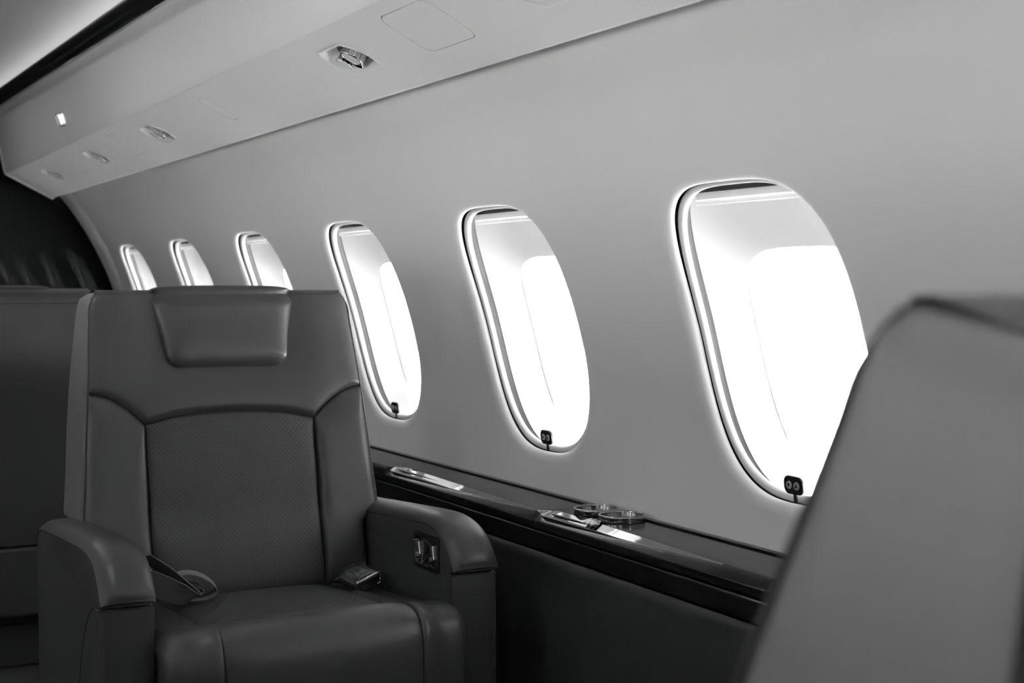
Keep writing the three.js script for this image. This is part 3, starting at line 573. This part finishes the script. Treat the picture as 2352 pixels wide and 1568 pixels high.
    for (const z of [-0.024, 0.033]) {
      const lever = new THREE.CylinderGeometry(0.010, 0.010, 0.013, 20, 1, false, -0.4, 2.4).rotateX(Math.PI / 2); lever.scale(0.5, 1, 1);
      part('lever', merge([box(0.006, 0.024, 0.012, 0.0025).rotateX(-0.22).translate(-0.0035, 0.002, z), box(0.004, 0.006, 0.011, 0.001).translate(-0.006, -0.0085, z - 0.004)]), M.satin, c);
      part('lever_light', box(0.003, 0.004, 0.003, 0.0008).translate(-0.003, -0.0185, z - 0.006), M.chrome, c);
    }
  }
  return seat;
}
buildSeat('cabin_seat', 'dark grey leather seat facing the camera, with trapezoid headrest and perforated back', { at: [0.741, 0, -2.5] });
buildSeat('cabin_seat', 'dark leather seat facing away at the left edge, only its plain back panel showing', { at: [0.558, 0, -4.165], turn: Math.PI });
buildSeat('cabin_seat', 'large blurred grey leather seat back in the right foreground, turned away from the camera', { at: [0.600, 0, -0.575], turn: Math.PI, recline: 0.165, lift: 0.015, rear: table([[-0.62, -0.23], [-0.30, -0.20], [-0.149, -0.180], [-0.084, -0.174], [-0.03, -0.172], [-0.018, -0.168], [-0.012, -0.160]]) });


for (const [Z, turn, label] of [[0.575, Math.PI, 'dark leather seat across the aisle beside the blurred foreground seat, outside the picture'], [4.235, Math.PI, 'dark leather seat across the aisle towards the black partition, outside the picture']]) buildSeat('cabin_seat', label, { at: [2 * CX - 0.741, 0, -Z], turn, group: 'seats across the aisle' });

// ------------------------------------------------------------------ belt and buckle lying on the facing seat
function ribbon(path, widths, thick = 0.0013, n = 60) { // path of centre points, widths: a width vector for each point
  const c = spline(path, n), w = spline(widths, n), loop = [[-1, -1], [1, -1], [1, 1], [-1, 1]];
  const g = grid(8, n, (i, j) => {
    const q = j, t = c[Math.min(n, q + 1)].clone().sub(c[Math.max(0, q - 1)]).normalize(), wv = w[q], nn = new THREE.Vector3().crossVectors(t, wv).normalize();
    const e = [[-1, -1], [-0.33, -1], [0.33, -1], [1, -1], [1, 1], [0.33, 1], [-0.33, 1], [-1, 1]][i % 8];
    return c[q].clone().addScaledVector(wv, e[0] * 0.5).addScaledVector(nn, e[1] * thick / 2);
  }, { closeU: true });
  return toCreasedNormals(g, 0.8);
}
{
  const o = thing('seat_belt', 'grey woven lap belt looped on the seat cushion beside the left armrest', 'seat belt', V(0.55, -0.53, 2.35).toArray());
  const at = (X, H, Z) => V(X, H, Z).sub(o.position);
  const A = ribbon([at(0.520, -0.470, 2.32), at(0.553, -0.482, 2.305), at(0.583, -0.4955, 2.292), at(0.602, -0.5035, 2.286), at(0.6065, -0.500, 2.288), at(0.592, -0.482, 2.302), at(0.566, -0.459, 2.318), at(0.535, -0.438, 2.33)], [[0.006, 0.042, 0.018], [0.006, 0.042, 0.020], [0.008, 0.036, 0.026], [0.010, 0.022, 0.038], [0.012, 0.010, 0.043], [0.012, 0.006, 0.044], [0.012, 0.010, 0.043], [0.012, 0.014, 0.042]].map(([x, y, z]) => new THREE.Vector3(x, y, z)));
  part('belt_webbing', A, M.webbing, o);
  const Bp = ribbon([at(0.583, -0.5100, 2.40), at(0.598, -0.4860, 2.39), at(0.623, -0.4790, 2.375), at(0.650, -0.4910, 2.365), at(0.662, -0.5070, 2.36), at(0.650, -0.5170, 2.36), at(0.626, -0.5200, 2.365), at(0.600, -0.5180, 2.37)], Array.from({ length: 8 }, () => new THREE.Vector3(0.008, 0.0, -0.040)));
  part('belt_webbing', Bp, M.webbing, o);
  const C = ribbon([at(0.588, -0.5080, 2.395), at(0.613, -0.4960, 2.385), at(0.633, -0.4990, 2.378), at(0.644, -0.5080, 2.372), at(0.634, -0.5145, 2.372), at(0.612, -0.5160, 2.376)], Array.from({ length: 6 }, () => new THREE.Vector3(0.008, 0.0, -0.036)));
  part('belt_webbing', C, M.webbing, o);
  for (const k of [-0.010, 0, 0.010]) part('belt_stripe', ribbon([at(0.586, -0.5075, 2.40 + k), at(0.599, -0.4850, 2.39 + k), at(0.623, -0.4780, 2.375 + k), at(0.650, -0.4900, 2.365 + k)], Array.from({ length: 4 }, () => new THREE.Vector3(0.0008, 0, -0.004)), 0.0006), M.webbingStripe, o);
}
{
  const o = thing('belt_buckle', 'metal lap belt buckle wrapped in clear plastic film, beside the right armrest', 'buckle', V(0.925, -0.5155, 2.376).toArray());
  const b = new THREE.Group(); o.rotation.set(0.25, 0.42, 0.22, 'YXZ');
  part('buckle_body', merge([box(0.060, 0.014, 0.046, 0.004), box(0.030, 0.006, 0.050, 0.002).translate(0, 0.006, 0)]), M.darkChrome, o);
  const fr = new THREE.Shape(roundRect(-0.031, 0.031, -0.012, 0.012, 0.004).map((p) => new THREE.Vector2(...p))); fr.holes.push(new THREE.Path(roundRect(-0.0235, 0.0235, -0.0085, 0.0085, 0.002).map((p) => new THREE.Vector2(...p)).reverse()));
  part('buckle_frame', new THREE.ExtrudeGeometry(fr, { depth: 0.004, bevelEnabled: true, bevelSize: 0.001, bevelThickness: 0.001, bevelSegments: 2 }).rotateX(0.0).translate(0, 0.001, 0.023), M.chrome, o);
  part('release_tab', merge([box(0.026, 0.006, 0.020, 0.002).translate(0, 0.0095, 0.006), tube([[-0.022, 0.009, 0.022], [-0.016, 0.0135, 0.012], [-0.008, 0.0145, 0.008], [0.008, 0.0145, 0.008], [0.016, 0.0135, 0.012], [0.022, 0.009, 0.022]], 0.0008, 30, 5)]), M.steel, o);
  part('buckle_webbing', box(0.044, 0.002, 0.026, 0.0008).rotateX(-0.5).translate(0, -0.008, -0.032), M.webbing, o);
  const r = rng(21), N = 26, wob = Array.from({ length: 40 }, () => r());
  const film = grid(N, 14, (i, j) => { const a = (i % N) / N * 2 * Math.PI, t = j / 14, k = 1 + 0.16 * (wob[(i * 7 + j * 3) % 40] - 0.5), e = Math.sin(Math.PI * Math.min(1, Math.max(0.04, t * 0.96 + 0.02))) ** 0.35; return new THREE.Vector3(lerp(-0.041, 0.043, t), (Math.sin(a) * 0.0165 + 0.003) * k * e, Math.sign(Math.cos(a)) * Math.abs(Math.cos(a)) ** 0.6 * 0.033 * k * e); }, { closeU: true, flip: true });
  part('plastic_film', toCreasedNormals(film, 0.3), M.film, o);
}

shadowed(scene);
renderer.render(scene, camera);
